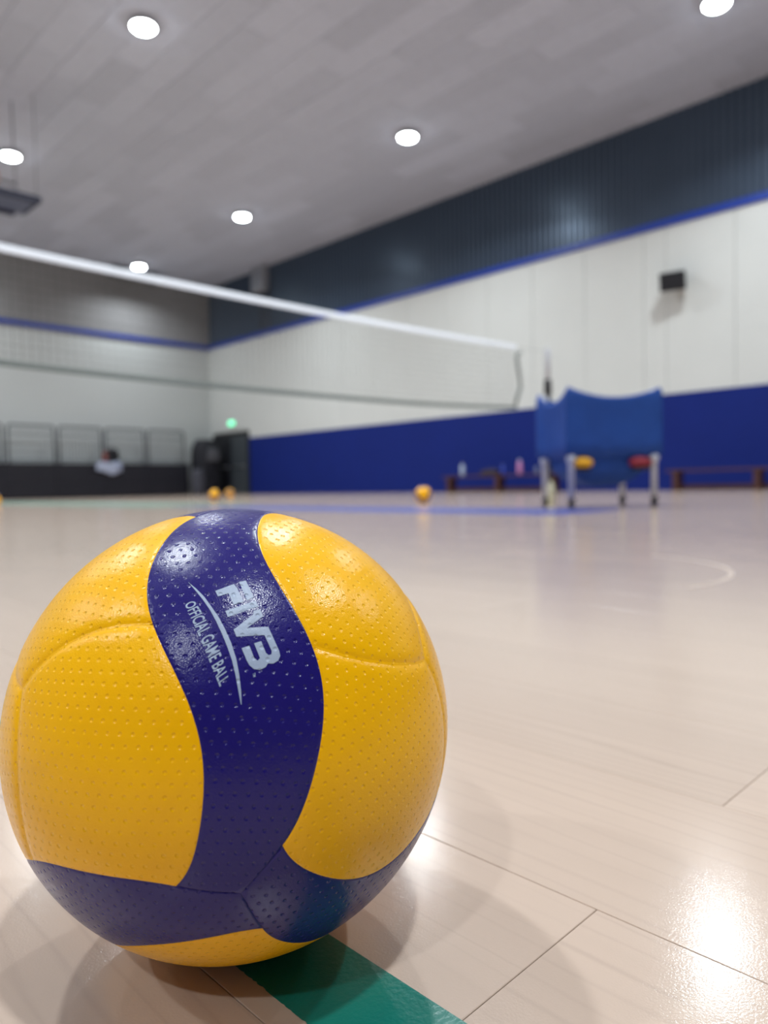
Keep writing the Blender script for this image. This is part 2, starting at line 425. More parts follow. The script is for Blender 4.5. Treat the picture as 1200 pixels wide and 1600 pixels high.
# closed outlines with a flag: 0 = flush colour edge, 1 = soft seam
def blue_outline():
    other = edge @ ROT[(1, 0)].T
    segs = [(edge, 0), (geo_line(edge[-1], TV[1], 14), .5), (geo_line(TV[1], other[0], 14), .5), (other, 0),
            (geo_line(other[-1], TV[0], 14), .5), (geo_line(TV[0], edge[0], 14), .5)]
    return segs
def yellow_outline():
    l, i = prev_of[(0, 1)]; Rp = ROT[(l, i)]
    ed2 = edge @ Rp.T; sm_ = seam @ Rp.T
    return [(seam, 1), (edge[hit::-1], 0), (ed2[:hit - 1:-1], 0), (sm_[::-1], 1)]
def panel_mesh(name, segs, pitch, row_dir):
    P = np.concatenate([s[:-1] for s, _ in segs]); K = np.concatenate([np.full(len(s) - 1, k) for s, k in segs])
    # even spacing along the outline
    Q = np.concatenate([P, P[:1]]); dl = np.linalg.norm(np.diff(Q, axis=0), axis=1); keep = [0]; acc = 0
    corner = set(np.cumsum([0] + [len(s) - 1 for s, _ in segs]).tolist())
    for n in range(1, len(P)):
        acc += dl[n - 1]
        if acc > .0085 or n in corner: keep.append(n); acc = 0
    P = P[keep]; K = K[keep]
    c = nrm(P.mean(0)); e1 = row_dir - (row_dir @ c) * c; e1 = e1 / np.linalg.norm(e1); e2 = np.cross(c, e1)
    def to2(p):
        a = np.arccos(np.clip(p @ c, -1, 1)); q = p - (p @ c)[:, None] * c; n_ = np.linalg.norm(q, axis=1, keepdims=True); n_[n_ < 1e-9] = 1
        q = q / n_; return np.stack([a * (q @ e1), a * (q @ e2)], 1)
    def to3(x):
        a = np.linalg.norm(x, axis=1); s = np.where(a < 1e-9, 1, np.sin(a) / np.where(a < 1e-9, 1, a))
        return np.cos(a)[:, None] * c + s[:, None] * (x[:, :1] * e1 + x[:, 1:] * e2)
    B = to2(P); n = len(B)
    area = .5 * np.sum(B[:, 0] * np.roll(B[:, 1], -1) - B[:, 1] * np.roll(B[:, 0], -1))
    if area < 0: B = B[::-1]; P = P[::-1]; K = np.roll(K[::-1], -1)
    A0, A1 = B, np.roll(B, -1, 0)
    def dist(x, wanted=None):
        best = np.full(len(x), 9.)
        for k in range(n):
            if wanted is not None and not wanted(K[k]): continue
            d = A1[k] - A0[k]; t = np.clip(((x - A0[k]) @ d) / (d @ d), 0, 1)
            best = np.minimum(best, np.linalg.norm(x - A0[k] - t[:, None] * d, axis=1))
        return best
    def inside(x):
        r = np.zeros(len(x), bool)
        for k in range(n):
            (xa, ya), (xb, yb) = A0[k], A1[k]
            if ya == yb: continue
            cnd = ((ya > x[:, 1]) != (yb > x[:, 1])) & (x[:, 0] < (xb - xa) * (x[:, 1] - ya) / (yb - ya) + xa); r ^= cnd
        return r
    tang = nrm(np.roll(B, -1, 0) - np.roll(B, 1, 0)); inn = np.stack([-tang[:, 1], tang[:, 0]], 1)
    extra = []
    for off in (.004, .009, .016, .025):
        x = B + inn * off; ok = inside(x) & (dist(x) > off * .93); extra.append(x[ok])
    lo, hi = B.min(0), B.max(0); g = []; row = 0; yy = lo[1]
    while yy < hi[1]:
        xs = np.arange(lo[0] + (row % 2) * pitch / 2, hi[0], pitch); g.append(np.stack([xs, np.full(len(xs), yy)], 1)); yy += pitch * .866; row += 1
    g = np.concatenate(g); g = g[inside(g)]; g = g[dist(g) > .036]
    allp = np.concatenate([B] + extra + [g])
    vo, eo, fo, *_ = delaunay_2d_cdt([Vector(p) for p in allp.tolist()], [(k, (k + 1) % n) for k in range(n)], [], 1, 1e-7)
    X = np.array([(v.x, v.y) for v in vo])
    ds = dist(X, lambda k: k == 1); dm = dist(X, lambda k: k == .5); de = dist(X, lambda k: k == 0)
    rr = RB - .0011 * np.exp(-(ds / .02) ** 1.3) * 1.0 - .00012 * np.exp(-(de / .008))
    # all outlines end at one common depth so that neighbours close
    d0 = np.minimum(np.minimum(ds, dm), de); w = np.exp(-(d0 / .003) ** 2)
    bd = np.where(ds <= d0 + 1e-9, .0009, np.where(de <= d0 + 1e-9, .00028, .0004))
    rr = rr * (1 - w) + (RB - bd) * w
    V3 = to3(X) * rr[:, None]
    me = bpy.data.meshes.new(name); me.from_pydata(V3.tolist(), [], [list(f) for f in fo])
    uvl = me.uv_layers.new(name='surface')
    for lp in me.loops: uvl.data[lp.index].uv = (X[lp.vertex_index] * RB).tolist()
    for p in me.polygons: p.use_smooth = True
    me.update()
    if sum((p.normal.dot(p.center) for p in list(me.polygons)[:50])) < 0: me.flip_normals()
    return me, (c, e1, e2)

def ball_material(name, col, rough, spec, dimple=.00026, grain=.00005, tint=None):
    m = bpy.data.materials.new(name); m.use_nodes = True
    nt = m.node_tree; N = nt.nodes; L = nt.links; p = N['Principled BSDF']
    def M(op, a, b=None, c=None):
        n = N.new('ShaderNodeMath'); n.operation = op
        for i, x in enumerate((a, b, c)):
            if x is None: continue
            if isinstance(x, (int, float)): n.inputs[i].default_value = x
            else: L.new(x, n.inputs[i])
        return n.outputs[0]
    p.inputs['Roughness'].default_value = rough; p.inputs['Specular IOR Level'].default_value = spec
    uv = N.new('ShaderNodeUVMap'); uv.uv_map = 'surface'; sp = N.new('ShaderNodeSeparateXYZ'); L.new(uv.outputs[0], sp.inputs[0])
    S = .0051; best = None
    for o in (0., .5):
        fx = M('MULTIPLY', M('SUBTRACT', M('FRACT', M('ADD', M('DIVIDE', sp.outputs[0], S), o + .25)), .5), S)
        fy = M('MULTIPLY', M('SUBTRACT', M('FRACT', M('ADD', M('DIVIDE', sp.outputs[1], S * 1.732), o + .25)), .5), S * 1.732)
        d = M('SQRT', M('ADD', M('MULTIPLY', fx, fx), M('MULTIPLY', fy, fy)))
        best = d if best is None else M('MINIMUM', best, d)
    mr = N.new('ShaderNodeMapRange'); mr.interpolation_type = 'SMOOTHSTEP'
    mr.inputs[1].default_value = .0002; mr.inputs[2].default_value = .00105; mr.inputs[3].default_value = 0; mr.inputs[4].default_value = 1
    L.new(best, mr.inputs[0])
    tc = N.new('ShaderNodeTexCoord')
    vn = N.new('ShaderNodeTexVoronoi'); vn.inputs['Scale'].default_value = 1500; L.new(tc.outputs['Object'], vn.inputs['Vector'])
    wr = N.new('ShaderNodeTexNoise'); wr.inputs['Scale'].default_value = 60; wr.inputs['Detail'].default_value = 4; L.new(tc.outputs['Object'], wr.inputs['Vector'])
    hgt = M('ADD', M('MULTIPLY', mr.outputs[0], dimple), M('MULTIPLY', vn.outputs[0], grain))
    hgt = M('ADD', hgt, M('MULTIPLY', wr.outputs[0], .0005))
    b = N.new('ShaderNodeBump'); b.inputs['Distance'].default_value = 1.0; b.inputs['Strength'].default_value = 1.0
    L.new(hgt, b.inputs['Height']); L.new(b.outputs[0], p.inputs['Normal'])
    mx = N.new('ShaderNodeMix'); mx.data_type = 'RGBA'; mx.inputs[6].default_value = col
    mx.inputs[7].default_value = tint or tuple(c * .9 for c in col[:3]) + (1,)
    L.new(wr.outputs[0], mx.inputs[0]); L.new(mx.outputs[2], p.inputs['Base Color'])
    return m
M_YEL = ball_material('ball_yellow', (1.0, .51, 0.0, 1), .23, .3, tint=(.95, .46, 0.0, 1))
M_BLU = ball_material('ball_blue', (.013, .008, .15, 1), .23, .38)
M_PRINT = ball_material('ball_print', srgb(164, 178, 202), .4, .4, grain=.00003)

BALL_R = np.array([[-0.443646, -0.815751, 0.371117], [-0.679334, 0.036011, -0.732945], [0.584536, -0.577281, -0.570144]])
ROW = BALL_R.T @ np.array([r0.x, r0.y, 0])
blue_me, _bf = panel_mesh('blue_panel', blue_outline(), .016, ROW)
yellow_me, _ = panel_mesh('yellow_panel', yellow_outline(), .016, ROW)
blue_me.materials.append(M_BLU); yellow_me.materials.append(M_YEL)

def make_ball(label, loc, Rm, group=None, printed=False):
    t = thing('volleyball', label, 'ball', loc, 0, group); first = None
    for (i, j), Rp in ROT.items():
        Mx = Matrix((Rm @ Rp).tolist()).to_4x4(); Mx.translation = (0, 0, RB)
        o = link('yellow_panel', yellow_me, None, t); o.matrix_basis = Mx
        if i < j:
            o = link('blue_panel', blue_me, None, t); o.matrix_basis = Mx
            if (i, j) == (0, 1): first = o
    return t, first

ball, print_panel = make_ball('large yellow and blue volleyball in the foreground with white lettering', (.2013, .3116, 0), BALL_R)

# print on the blue panel: emblem, curved stroke, lettering (coordinates are angles on the panel)
def lay_print(uvp, faces, name, lift=.00013):
    P = on_sphere(uvp[:, 0], uvp[:, 1], F01)
    me = bpy.data.meshes.new(name); me.from_pydata((P * (RB + lift)).tolist(), [], faces)
    c, e1, e2 = _bf; a = np.arccos(np.clip(P @ c, -1, 1)); q = P - (P @ c)[:, None] * c; q = q / np.maximum(np.linalg.norm(q, axis=1, keepdims=True), 1e-9)
    X = np.stack([a * (q @ e1), a * (q @ e2)], 1) * RB
    uvl = me.uv_layers.new(name='surface')
    for lp in me.loops: uvl.data[lp.index].uv = X[lp.vertex_index].tolist()
    for p in me.polygons: p.use_smooth = True
    me.update()
    if sum(p.normal.dot(p.center) for p in me.polygons) < 0: me.flip_normals()
    return me
def fill_poly(poly, pitch=.012):
    A = np.array(poly); n = len(A); lo, hi = A.min(0), A.max(0)
    g = np.array([(x, y) for x in np.arange(lo[0], hi[0], pitch) for y in np.arange(lo[1], hi[1], pitch)])
    ins = np.zeros(len(g), bool); dd = np.full(len(g), 9.)
    for k in range(n):
        a, b = A[k], A[(k + 1) % n]
        if a[1] != b[1]: ins ^= ((a[1] > g[:, 1]) != (b[1] > g[:, 1])) & (g[:, 0] < (b[0] - a[0]) * (g[:, 1] - a[1]) / (b[1] - a[1]) + a[0])
        d = b - a; t = np.clip(((g - a) @ d) / (d @ d), 0, 1); dd = np.minimum(dd, np.linalg.norm(g - a - t[:, None] * d, axis=1))
    g = g[ins & (dd > .003)]
    pts = np.concatenate([A, g]) if len(g) else A
    vo, eo, fo, *_ = delaunay_2d_cdt([Vector(p) for p in pts.tolist()], [(k, (k + 1) % n) for k in range(n)], [], 1, 1e-7)
    return np.array([(v.x, v.y) for v in vo]), [list(f) for f in fo]
EMB = [
 [[0.1701, 0.0601], [0.1973, -0.0092], [0.1758, -0.0206], [0.1125, -0.0435], [0.1017, -0.0057], [0.1545, 0.0119], [0.1431, 0.0509]],
 [[0.2053, -0.0286], [0.2125, -0.0541], [0.1334, -0.0811], [0.1179, -0.056]],
 [[0.0762, 0.0251], [0.1159, -0.0863], [0.0907, -0.0971], [0.0499, 0.0164]],
 [[0.0722, -0.0785], [0.0789, -0.1025], [0.048, -0.1121], [0.0014, -0.0517], [0.0046, -0.1284], [-0.0905, -0.1632], [-0.11, -0.1663], [-0.1278, -0.1576], [-0.1379, -0.1396], [-0.1367, -0.12], [-0.1496, -0.1114], [-0.1585, -0.0905], [-0.1543, -0.0692], [-0.1396, -0.054], [-0.1192, -0.0446], [-0.0756, -0.0292], [-0.0674, -0.0567], [-0.1161, -0.073], [-0.1249, -0.084], [-0.1159, -0.0928], [-0.0597, -0.0742], [-0.052, -0.0998], [-0.0977, -0.115], [-0.1064, -0.1245], [-0.1031, -0.1344], [-0.0899, -0.1358], [-0.0286, -0.1126], [-0.0305, -0.0124], [-0.0023, -0.003], [0.0559, -0.0755]]]
SWO = [[0.231, 0.1623], [0.1921, 0.1318], [0.1473, 0.1005], [0.091, 0.07], [0.0531, 0.0493], [-0.0001, 0.0262], [-0.0539, 0.0066], [-0.1145, -0.0094], [-0.1725, -0.0179], [-0.2315, -0.0226], [-0.2746, -0.0223], [-0.2744, -0.0203], [-0.2366, -0.0143], [-0.1715, -0.0048], [-0.1196, 0.0054], [-0.0687, 0.0203], [-0.0157, 0.0384], [0.0367, 0.0585], [0.0847, 0.0792], [0.1366, 0.1066], [0.1845, 0.1348]]
for i_, poly in enumerate(EMB):
    link('printed_letter', lay_print(*fill_poly(poly), 'printed_letter', .00013 + .00002 * i_), M_PRINT, print_panel)
link('printed_stroke', lay_print(*fill_poly(SWO, .008), 'printed_stroke'), M_PRINT, print_panel)
def text_flat(body):
    cu = bpy.data.curves.new('text', 'FONT'); cu.body = body; cu.size = 1; cu.resolution_u = 4; cu.offset = .014
    ob = bpy.data.objects.new('text', cu); COL.objects.link(ob)
    dg = bpy.context.evaluated_depsgraph_get(); me = bpy.data.meshes.new_from_object(ob.evaluated_get(dg))
    co = np.array([v.co[:2] for v in me.vertices]); fs = [list(p.vertices) for p in me.polygons]
    bpy.data.objects.remove(ob); bpy.data.curves.remove(cu); bpy.data.meshes.remove(me)
    co = (co - co.min(0)) / (co.max(0) - co.min(0)); return co, fs
base_l = np.array([[0.1248, 0.1738], [-0.0067, 0.1232], [-0.1189, 0.0843], [-0.2082, 0.0506]])
top_l = np.array([[0.1384, 0.1381], [0.0224, 0.0851], [-0.0953, 0.0394], [-0.186, 0.0183]])
def along(Lp, s):
    k = np.linalg.norm(np.diff(Lp, axis=0), axis=1).cumsum() / np.linalg.norm(np.diff(Lp, axis=0), axis=1).sum(); k = np.concatenate([[0], k])
    cx, cy = np.polyfit(k, Lp[:, 0], 2), np.polyfit(k, Lp[:, 1], 2); return np.stack([np.polyval(cx, s), np.polyval(cy, s)], 1)
co, fs = text_flat('OFFICIAL GAME BALL')
uvt = along(base_l, co[:, 0]) * (1 - co[:, 1:]) + along(top_l, co[:, 0]) * co[:, 1:]
link('printed_lettering', lay_print(uvt, fs, 'printed_lettering', .0001), M_PRINT, print_panel)
co, fs = text_flat('TM')
a_, b_, c_, d_ = np.array([-.1690, -.0645]), np.array([-.1832, -.0660]), np.array([-.1672, -.0738]), np.array([-.1812, -.0754])
uvt = (a_ * (1 - co[:, :1]) + b_ * co[:, :1]) * (1 - co[:, 1:]) + (c_ * (1 - co[:, :1]) + d_ * co[:, :1]) * co[:, 1:]
link('printed_mark', lay_print(uvt, fs, 'printed_mark', .0001), M_PRINT, print_panel)

# balls lying further off
def rnd_rot(seed):
    q = np.random.RandomState(seed).normal(size=4); q = q / np.linalg.norm(q); w, x, y_, z = q
    return np.array([[1 - 2 * (y_ * y_ + z * z), 2 * (x * y_ - z * w), 2 * (x * z + y_ * w)], [2 * (x * y_ + z * w), 1 - 2 * (x * x + z * z), 2 * (y_ * z - x * w)], [2 * (x * z - y_ * w), 2 * (y_ * z + x * w), 1 - 2 * (x * x + y_ * y_)]])
GB = 'volleyballs lying further off on the court'
make_ball('small volleyball alone on the floor in front of the blue wall', (6.57, 5.98, 0), rnd_rot(3), GB)
make_ball('left and larger of the two distant volleyballs before the dark door', (7.05, 11.43, 0), rnd_rot(8), GB)
make_ball('right and smaller of the two distant volleyballs before the dark door', (9.35, 14.5, 0), rnd_rot(5), GB)
make_ball('volleyball cut by the left edge of the picture on the far floor', (4.05, 13.45, 0), rnd_rot(11), GB)

# ------------------------------------------------------------------ court markings
M_GRN = mat('green_paint', srgb(14, 112, 98), .3, noise=(40, .08), bump=(400, .0002))
rs = random.Random(2)
left_e = []; n = 220
for k in range(n + 1):
    yk = -.5 + k * (4.5 + .5) / n
    left_e.append((.1815 + (rs.uniform(-.0003, .0003) if yk < .6 else 0), yk))
# the worn edge near the ball is finer
fine = [(.1815 + rs.choice((0, 0, 0, 0, .0002, .0006)) * rs.random() - rs.random() * .00015, .14 + k * .0016) for k in range(100)]
left_e = [p for p in left_e if p[1] < .14] + fine + [p for p in left_e if p[1] > .30]
poly = left_e + [(.2268, 4.5), (.2268, -.5)]
tag(MB().prism(poly, .00002, .00025).build('court_line', M_GRN), 'teal green painted line running under the foreground volleyball', 'court line')
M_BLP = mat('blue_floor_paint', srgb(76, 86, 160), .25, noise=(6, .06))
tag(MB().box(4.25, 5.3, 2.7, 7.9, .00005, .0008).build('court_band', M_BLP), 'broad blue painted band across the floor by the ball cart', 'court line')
M_GNP = mat('green_floor_paint', srgb(120, 150, 134), .25, noise=(6, .06))
tag(MB().box(4.4, 6.1, 8.6, 22.0, .00005, .0008).build('court_band', M_GNP), 'broad pale green painted band on the far floor at left', 'court line')
arc = MB(); A3 = [Vector((2.06, .98)), Vector((1.80, .665)), Vector((1.50, .64))]
ax_, ay_, bx_, by_, cx_, cy_ = *A3[0], *A3[1], *A3[2]
dd = 2 * (ax_ * (by_ - cy_) + bx_ * (cy_ - ay_) + cx_ * (ay_ - by_))
ux = ((ax_ ** 2 + ay_ ** 2) * (by_ - cy_) + (bx_ ** 2 + by_ ** 2) * (cy_ - ay_) + (cx_ ** 2 + cy_ ** 2) * (ay_ - by_)) / dd
uy = ((ax_ ** 2 + ay_ ** 2) * (cx_ - bx_) + (bx_ ** 2 + by_ ** 2) * (ax_ - cx_) + (cx_ ** 2 + cy_ ** 2) * (bx_ - ax_)) / dd
rad = math.hypot(ax_ - ux, ay_ - uy); t0, t1 = math.atan2(ay_ - uy, ax_ - ux), math.atan2(cy_ - uy, cx_ - ux)
if t0 > t1 and t0 - t1 > PI: t1 += 2 * PI
if t1 - t0 > PI: t0 += 2 * PI
pts = [(ux + (rad + s) * math.cos(t0 + (t1 - t0) * k / 24), uy + (rad + s) * math.sin(t0 + (t1 - t0) * k / 24)) for s in (0, .011) for k in (range(25) if s == 0 else range(24, -1, -1))]
tag(arc.prism(pts, .00002, .0005).build('court_line', mat('white_floor_paint', srgb(204, 185, 170), .3, noise=(20, .04))), 'short curved white floor mark on the right', 'court line')

# ------------------------------------------------------------------ volleyball net
NY, N0, N1 = 7.1, .3, 10.13
zt = lambda x: 2.385 + .065 * (abs(x - 5.2) / 5) ** 2
zb = lambda x: 1.352 + .115 * (abs(x - 5.2) / 5) ** 2.5
net = thing('volleyball_net', 'volleyball net stretched across the court with white top tape', 'net', (0, NY, 0))
xs = [N0 + (N1 - N0) * k / 60 for k in range(61)]
def strip(z0f, z1f, th):
    return MB().grid([[(x, -th, z0f(x)) for x in xs], [(x, -th, z1f(x)) for x in xs], [(x, th, z1f(x)) for x in xs], [(x, th, z0f(x)) for x in xs], [(x, -th, z0f(x)) for x in xs]])
strip(lambda x: zt(x) - .035, lambda x: zt(x) + .035, .004).build('top_tape', mat('net_tape_white', srgb(232, 234, 240), .6, noise=(20, .03)), net)
strip(lambda x: zb(x) - .028, lambda x: zb(x) + .028, .004).build('bottom_tape', mat('net_tape_grey', srgb(98, 104, 100), .7, noise=(20, .05)), net)
cords = MB(); CR_ = .0021
x = N0 + .04
while x < N1:
    cords.tube([(x, 0, zb(x)), (x, 0, zt(x))], CR_, 4, False); x += .08
for k in range(1, 12):
    cords.tube([(q, 0, zb(q) + (zt(q) - zb(q)) * k / 12) for q in xs[::2]], CR_, 4, False)
tag(cords.build('mesh_cords', mat('net_cord', srgb(80, 80, 78), .8, noise=(30, .1)), net), 'knotted grey net mesh', kind='stuff')
M_SLEEVE = mat('net_sleeve', srgb(112, 118, 116), .7, noise=(15, .08))
zs = [2.38, 2.32, 2.15, 1.98, 1.80, 1.64, 1.51]; xo = [10.25, 10.15, 10.17, 10.21, 10.24, 10.15, 10.09]
MB().tube([(a, 0, b) for a, b in zip(xo, zs)], .028, 8).build('end_sleeve', M_SLEEVE, net)
MB().tube([(N0, 0, zt(N0)), (N0, 0, zb(N0))], .028, 8).build('end_sleeve', M_SLEEVE, net)
def post(x, label):
    t = thing('net_post', label, 'post', (x, NY, 0), 0, 'volleyball net posts')
    MB().lathe([(.05, 0), (.05, 1.74)], 16).build('lower_tube', M_DARKM, t)
    MB().lathe([(.066, 1.74), (.066, 1.98), (.05, 2.0)], 16).build('clamp_sleeve', M_DARK, t)
    MB().lathe([(.045, 2.0), (.045, 2.5), (.03, 2.53)], 16).build('upper_tube', M_SILVER, t)
    MB().lathe([(.11, .001), (.11, .02), (.06, .03)], 20).build('floor_collar', M_DARKM, t)
    MB().box(-.03, .03, -.1, -.05, 1.0, 1.14, .008).tube([(0, -.1, 1.07), (0, -.17, 1.07), (0, -.17, 1.17)], .01, 8).build('winch', M_DARKM, t)
post(11.05, 'slim net post standing behind the ball cart'); post(-.55, 'net post at the near end of the net, outside the view')
for a_, b_ in (((N1, 0, zt(N1)), (10.99, 0, 2.47)), ((N0, 0, zt(N0)), (-.49, 0, 2.46))): MB().tube([a_, b_], .003, 6).build('tension_cable', M_GREYM, net)

# ------------------------------------------------------------------ ball cart
cart = thing('ball_cart', 'rolling ball cart with a blue fabric bag on silver legs', 'cart', (5.80, 3.232, 0), math.radians(-33.2))
CWX, CDY = .375, .26
M_FAB = mat('blue_fabric', srgb(14, 66, 146), .75, noise=(5, .08), bump=(14, .01))
corners = [(-CWX, -CDY), (CWX, -CDY), (CWX, CDY), (-CWX, CDY)]
per = []
NS = 16
for k in range(4):
    a, b = corners[k], corners[(k + 1) % 4]
    for q in range(NS): per.append((a[0] + (b[0] - a[0]) * q / NS, a[1] + (b[1] - a[1]) * q / NS, q / NS, k))
levels = [(1.0, 1.10), (.97, 1.15), (.9, 1.16), (.78, 1.16), (.66, 1.16), (.55, 1.16), (.445, 1.16), (.42, .93), (.36, .90), (.29, .8), (.23, .62), (.19, .4), (.175, .1)]
rows = []
for li, (z, s) in enumerate(levels):
    row = []
    for (x, y_, q, k) in per:
        sag = math.sin(PI * q) ** .8
        pinch = 1 - .10 * sag * min(1, li / 3) * (1 if z > .4 else .4) - .012 * math.sin(9 * PI * q + k) * min(1, li / 2)
        zz = z - (.085 * sag if k != 3 else .11 * sag) * max(0, (z - .45) / .55) - (.02 if k == 2 else 0) * max(0, z - .5)
        row.append((x * s * (pinch if k in (1, 3) else 1), y_ * s * (pinch if k in (0, 2) else 1), zz))
    rows.append(row)
bag = MB().grid(rows, closed=True)
bag.bm.faces.new(bag.bm.verts[:][-len(per):])
bag_o = bag.build('fabric_bag', M_FAB, cart)
so = bag_o.modifiers.new('thick', 'SOLIDIFY'); so.thickness = .004; so.offset = -1
for x, y_ in corners:
    lg = MB().lathe([(.025, .075), (.025, .97), (.012, .985)], 14, (x, y_, 0)).build('leg', M_SILVER, cart)
    MB().lathe([(.026, .385), (.038, .39), (.038, .43), (.026, .435)], 14, (x, y_, 0)).build('collar', M_SILVER, lg)
    MB().box(x - .02, x + .02, y_ - .025, y_ + .025, .05, .09, .006).build('caster_fork', M_DARKM, lg)
    MB().lathe([(.02, -.013), (.036, -.012), (.038, 0), (.036, .012), (.02, .013)], 18, (x, y_, .038), 'x').build('caster_wheel', M_DARK, lg)
for x in (-CWX, CWX):
    MB().tube([(x, -CDY, .53), (x, CDY, .53)], .012, 8).build('side_rail', M_SILVER, cart)
def pad(x0, x1, m, nm, lab):
    L_ = x1 - x0; pts = [(x0 + L_ * k / 10, -CDY, .375) for k in range(11)]
    rr = [.018 + .03 * math.sin(PI * (k + .6) / 11.2) ** .7 for k in range(11)]
    o = MB().tube(pts, rr, 12).build(nm, m, cart); o['label'] = lab
    MB().box(x0 + .03, x1 - .02, -CDY - .03, -CDY + .03, .31, .34, .008).build('pad_bracket', M_DARK, o)
pad(-CWX + .03, -CWX + .18, mat('yellow_pad', srgb(236, 172, 20), .5, noise=(20, .06)), 'corner_pad', 'yellow rounded pad')
pad(CWX - .22, CWX - .03, mat('red_pad', srgb(140, 28, 50), .5, noise=(20, .06)), 'corner_pad', 'dark red rounded pad')

# ------------------------------------------------------------------ benches and bottles
M_WOOD = mat('bench_wood', srgb(78, 46, 40), .45, noise=(9, .18))
def bench(y0, y1, label):
    t = thing('wooden_bench', label, 'bench', (15.0, (y0 + y1) / 2, 0), 0, 'low wooden gym benches along the blue wall'); h_ = (y1 - y0) / 2
    MB().box(-.15, .15, -h_, h_, .39, .43, .006).build('seat_board', M_WOOD, t)
    MB().box(-.025, .025, -h_ + .12, h_ - .12, .02, .12, .004).build('balance_beam', M_WOOD, t)
    for yy in (-h_ + .2, 0, h_ - .2):
        MB().prism([(-.14, yy - .06), (.14, yy - .06), (.14, yy + .06), (-.14, yy + .06)], 0, .39).build('leg', M_WOOD, t)
bench(9.29, 12.83, 'low wooden bench with bottles on it behind the cart'); bench(3.2, 6.75, 'low wooden bench at the right edge before the blue wall')
def bottle(loc, r, h_, m, mc, label, group=None):
    t = thing('drink_bottle', label, 'bottle', loc, 0, group)
    MB().lathe([(r * .9, 0), (r, .01), (r, h_ * .68), (r * .8, h_ * .78), (r * .45, h_ * .86), (r * .45, h_ * .9)], 18).build('bottle_body', m, t)
    MB().lathe([(r * .55, h_ * .88), (r * .55, h_ * .98), (r * .4, h_)], 16).build('bottle_cap', mc, t)
    return t
M_BW = mat('bottle_pale', srgb(190, 204, 224), .3, noise=(20, .05)); M_BP = mat('bottle_pink', srgb(206, 140, 190), .35, noise=(20, .05))
M_BY = mat('bottle_cream', srgb(222, 220, 190), .4, noise=(20, .05)); M_BG = mat('bottle_grey', srgb(120, 130, 160), .4, noise=(20, .05))
GBO = 'drink bottles on the bench'
bottle((15.0, 12.25, .43), .055, .34, M_BW, M_GREYM, 'pale blue-white bottle on the left end of the bench', GBO)
bottle((14.95, 10.42, .43), .06, .36, M_BP, M_BW, 'pink bottle standing on the bench near the cart', GBO)
bottle((15.02, 9.98, .43), .045, .2, M_BG, M_DARK, 'short grey bottle on the bench just left of the cart leg', GBO)
bottle((15.05, 11.0, .43), .04, .26, mat('bottle_blue', srgb(60, 84, 190), .35, noise=(20, .05)), M_BG, 'dim blue bottle on the middle of the bench', GBO)
bottle((6.19, 3.95, 0), .034, .235, M_BY, M_BY, 'cream bottle standing on the floor behind the cart leg')
bag_t = thing('sports_bag', 'small dark bag lying on the middle of the bench', 'bag', (15.0, 11.35, .43))
def soft_box(m, sx, sy, sz, nm, mt, par, loc=(0, 0, 0), rough=.12, seed=1):
    r_ = random.Random(seed); rows = []; n_ = 20
    for li in range(9):
        a = li / 8; prof = (.96, 1, 1, 1, .99, .98, .95, .86, .6)[li]; z = sz * a
        rows.append([(sx / 2 * prof * (abs(math.cos(2 * PI * k / n_)) ** .4) * math.copysign(1, math.cos(2 * PI * k / n_)) * (1 + r_.uniform(-rough, rough)) + loc[0],
                      sy / 2 * prof * (abs(math.sin(2 * PI * k / n_)) ** .4) * math.copysign(1, math.sin(2 * PI * k / n_)) * (1 + r_.uniform(-rough, rough)) + loc[1], z + loc[2]) for k in range(n_)])
    g = MB().grid(rows, closed=True); vv = g.bm.verts[:]
    g.bm.faces.new(vv[:n_]); g.bm.faces.new(vv[-n_:]); return g.build(nm, mt, par)
M_BAGD = mat('bag_dark', srgb(58, 46, 52), .8, noise=(12, .12))
soft_box(None, .26, .5, .13, 'bag_body', M_BAGD, bag_t)
MB().tube([(0, -.16, .11), (0, -.12, .17), (0, .12, .17), (0, .16, .11)], .012, 8).build('bag_handle', M_DARK, bag_t)

# ------------------------------------------------------------------ speaker on the wall
spk = thing('wall_speaker', 'black loudspeaker on a bracket high on the white wall', 'speaker', (15.52, 6.84, 4.44)); spk.rotation_euler = (0, math.radians(-16), math.radians(14))
MB().prism([(-.18, -.26), (.13, -.18), (.13, .18), (-.18, .26)], -.19, .19).build('cabinet', M_DARK, spk)
MB().box(-.192, -.178, -.245, .245, -.175, .175, .005).build('grille', M_DARKM, spk)
MB().tube([(.12, 0, 0), (.2, 0, .02), (.27, .04, .04)], .022, 8).box(.25, .27, -.03, .11, -.06, .14).build('wall_bracket', M_DARKM, spk)
# duct box near the corner
duct = thing('duct_box', 'pale grey box at the top of the slate cladding near the corner', 'duct', (XW - .25, 21.85, 7.2))
MB().box(-.12, .16, -.36, .36, 0, .86, .01).build('casing', mat('duct_grey', srgb(158, 160, 168), .5, .2, noise=(6, .05)), duct)
MB().box(-.135, -.12, -.28, .28, .12, .74).build('cover_plate', M_GREYM, duct)
for yy in (-.3, .1): MB().tube([(.14, yy, 0), (.14, yy, -1.3)], .03, 8).build('conduit', mat('conduit_grey', srgb(84, 86, 94), .5, .2, noise=(6, .05)), duct)
unit = thing('ceiling_unit', 'dark box hung on the ceiling behind the lamp nearest the far wall', 'ceiling unit', (12.35, 24.66, 7.70))
MB().box(-.85, .85, 0, .45, 0, .26, .03).build('casing', M_DARK, unit)
for s in (-.7, .7): MB().tube([(s, .22, .25), (s, .22, .38)], .02, 8).build('hanger', M_DARKM, unit)
MB().box(-.75, .75, -.012, 0, .05, .21).build('grille', M_DARK, unit)

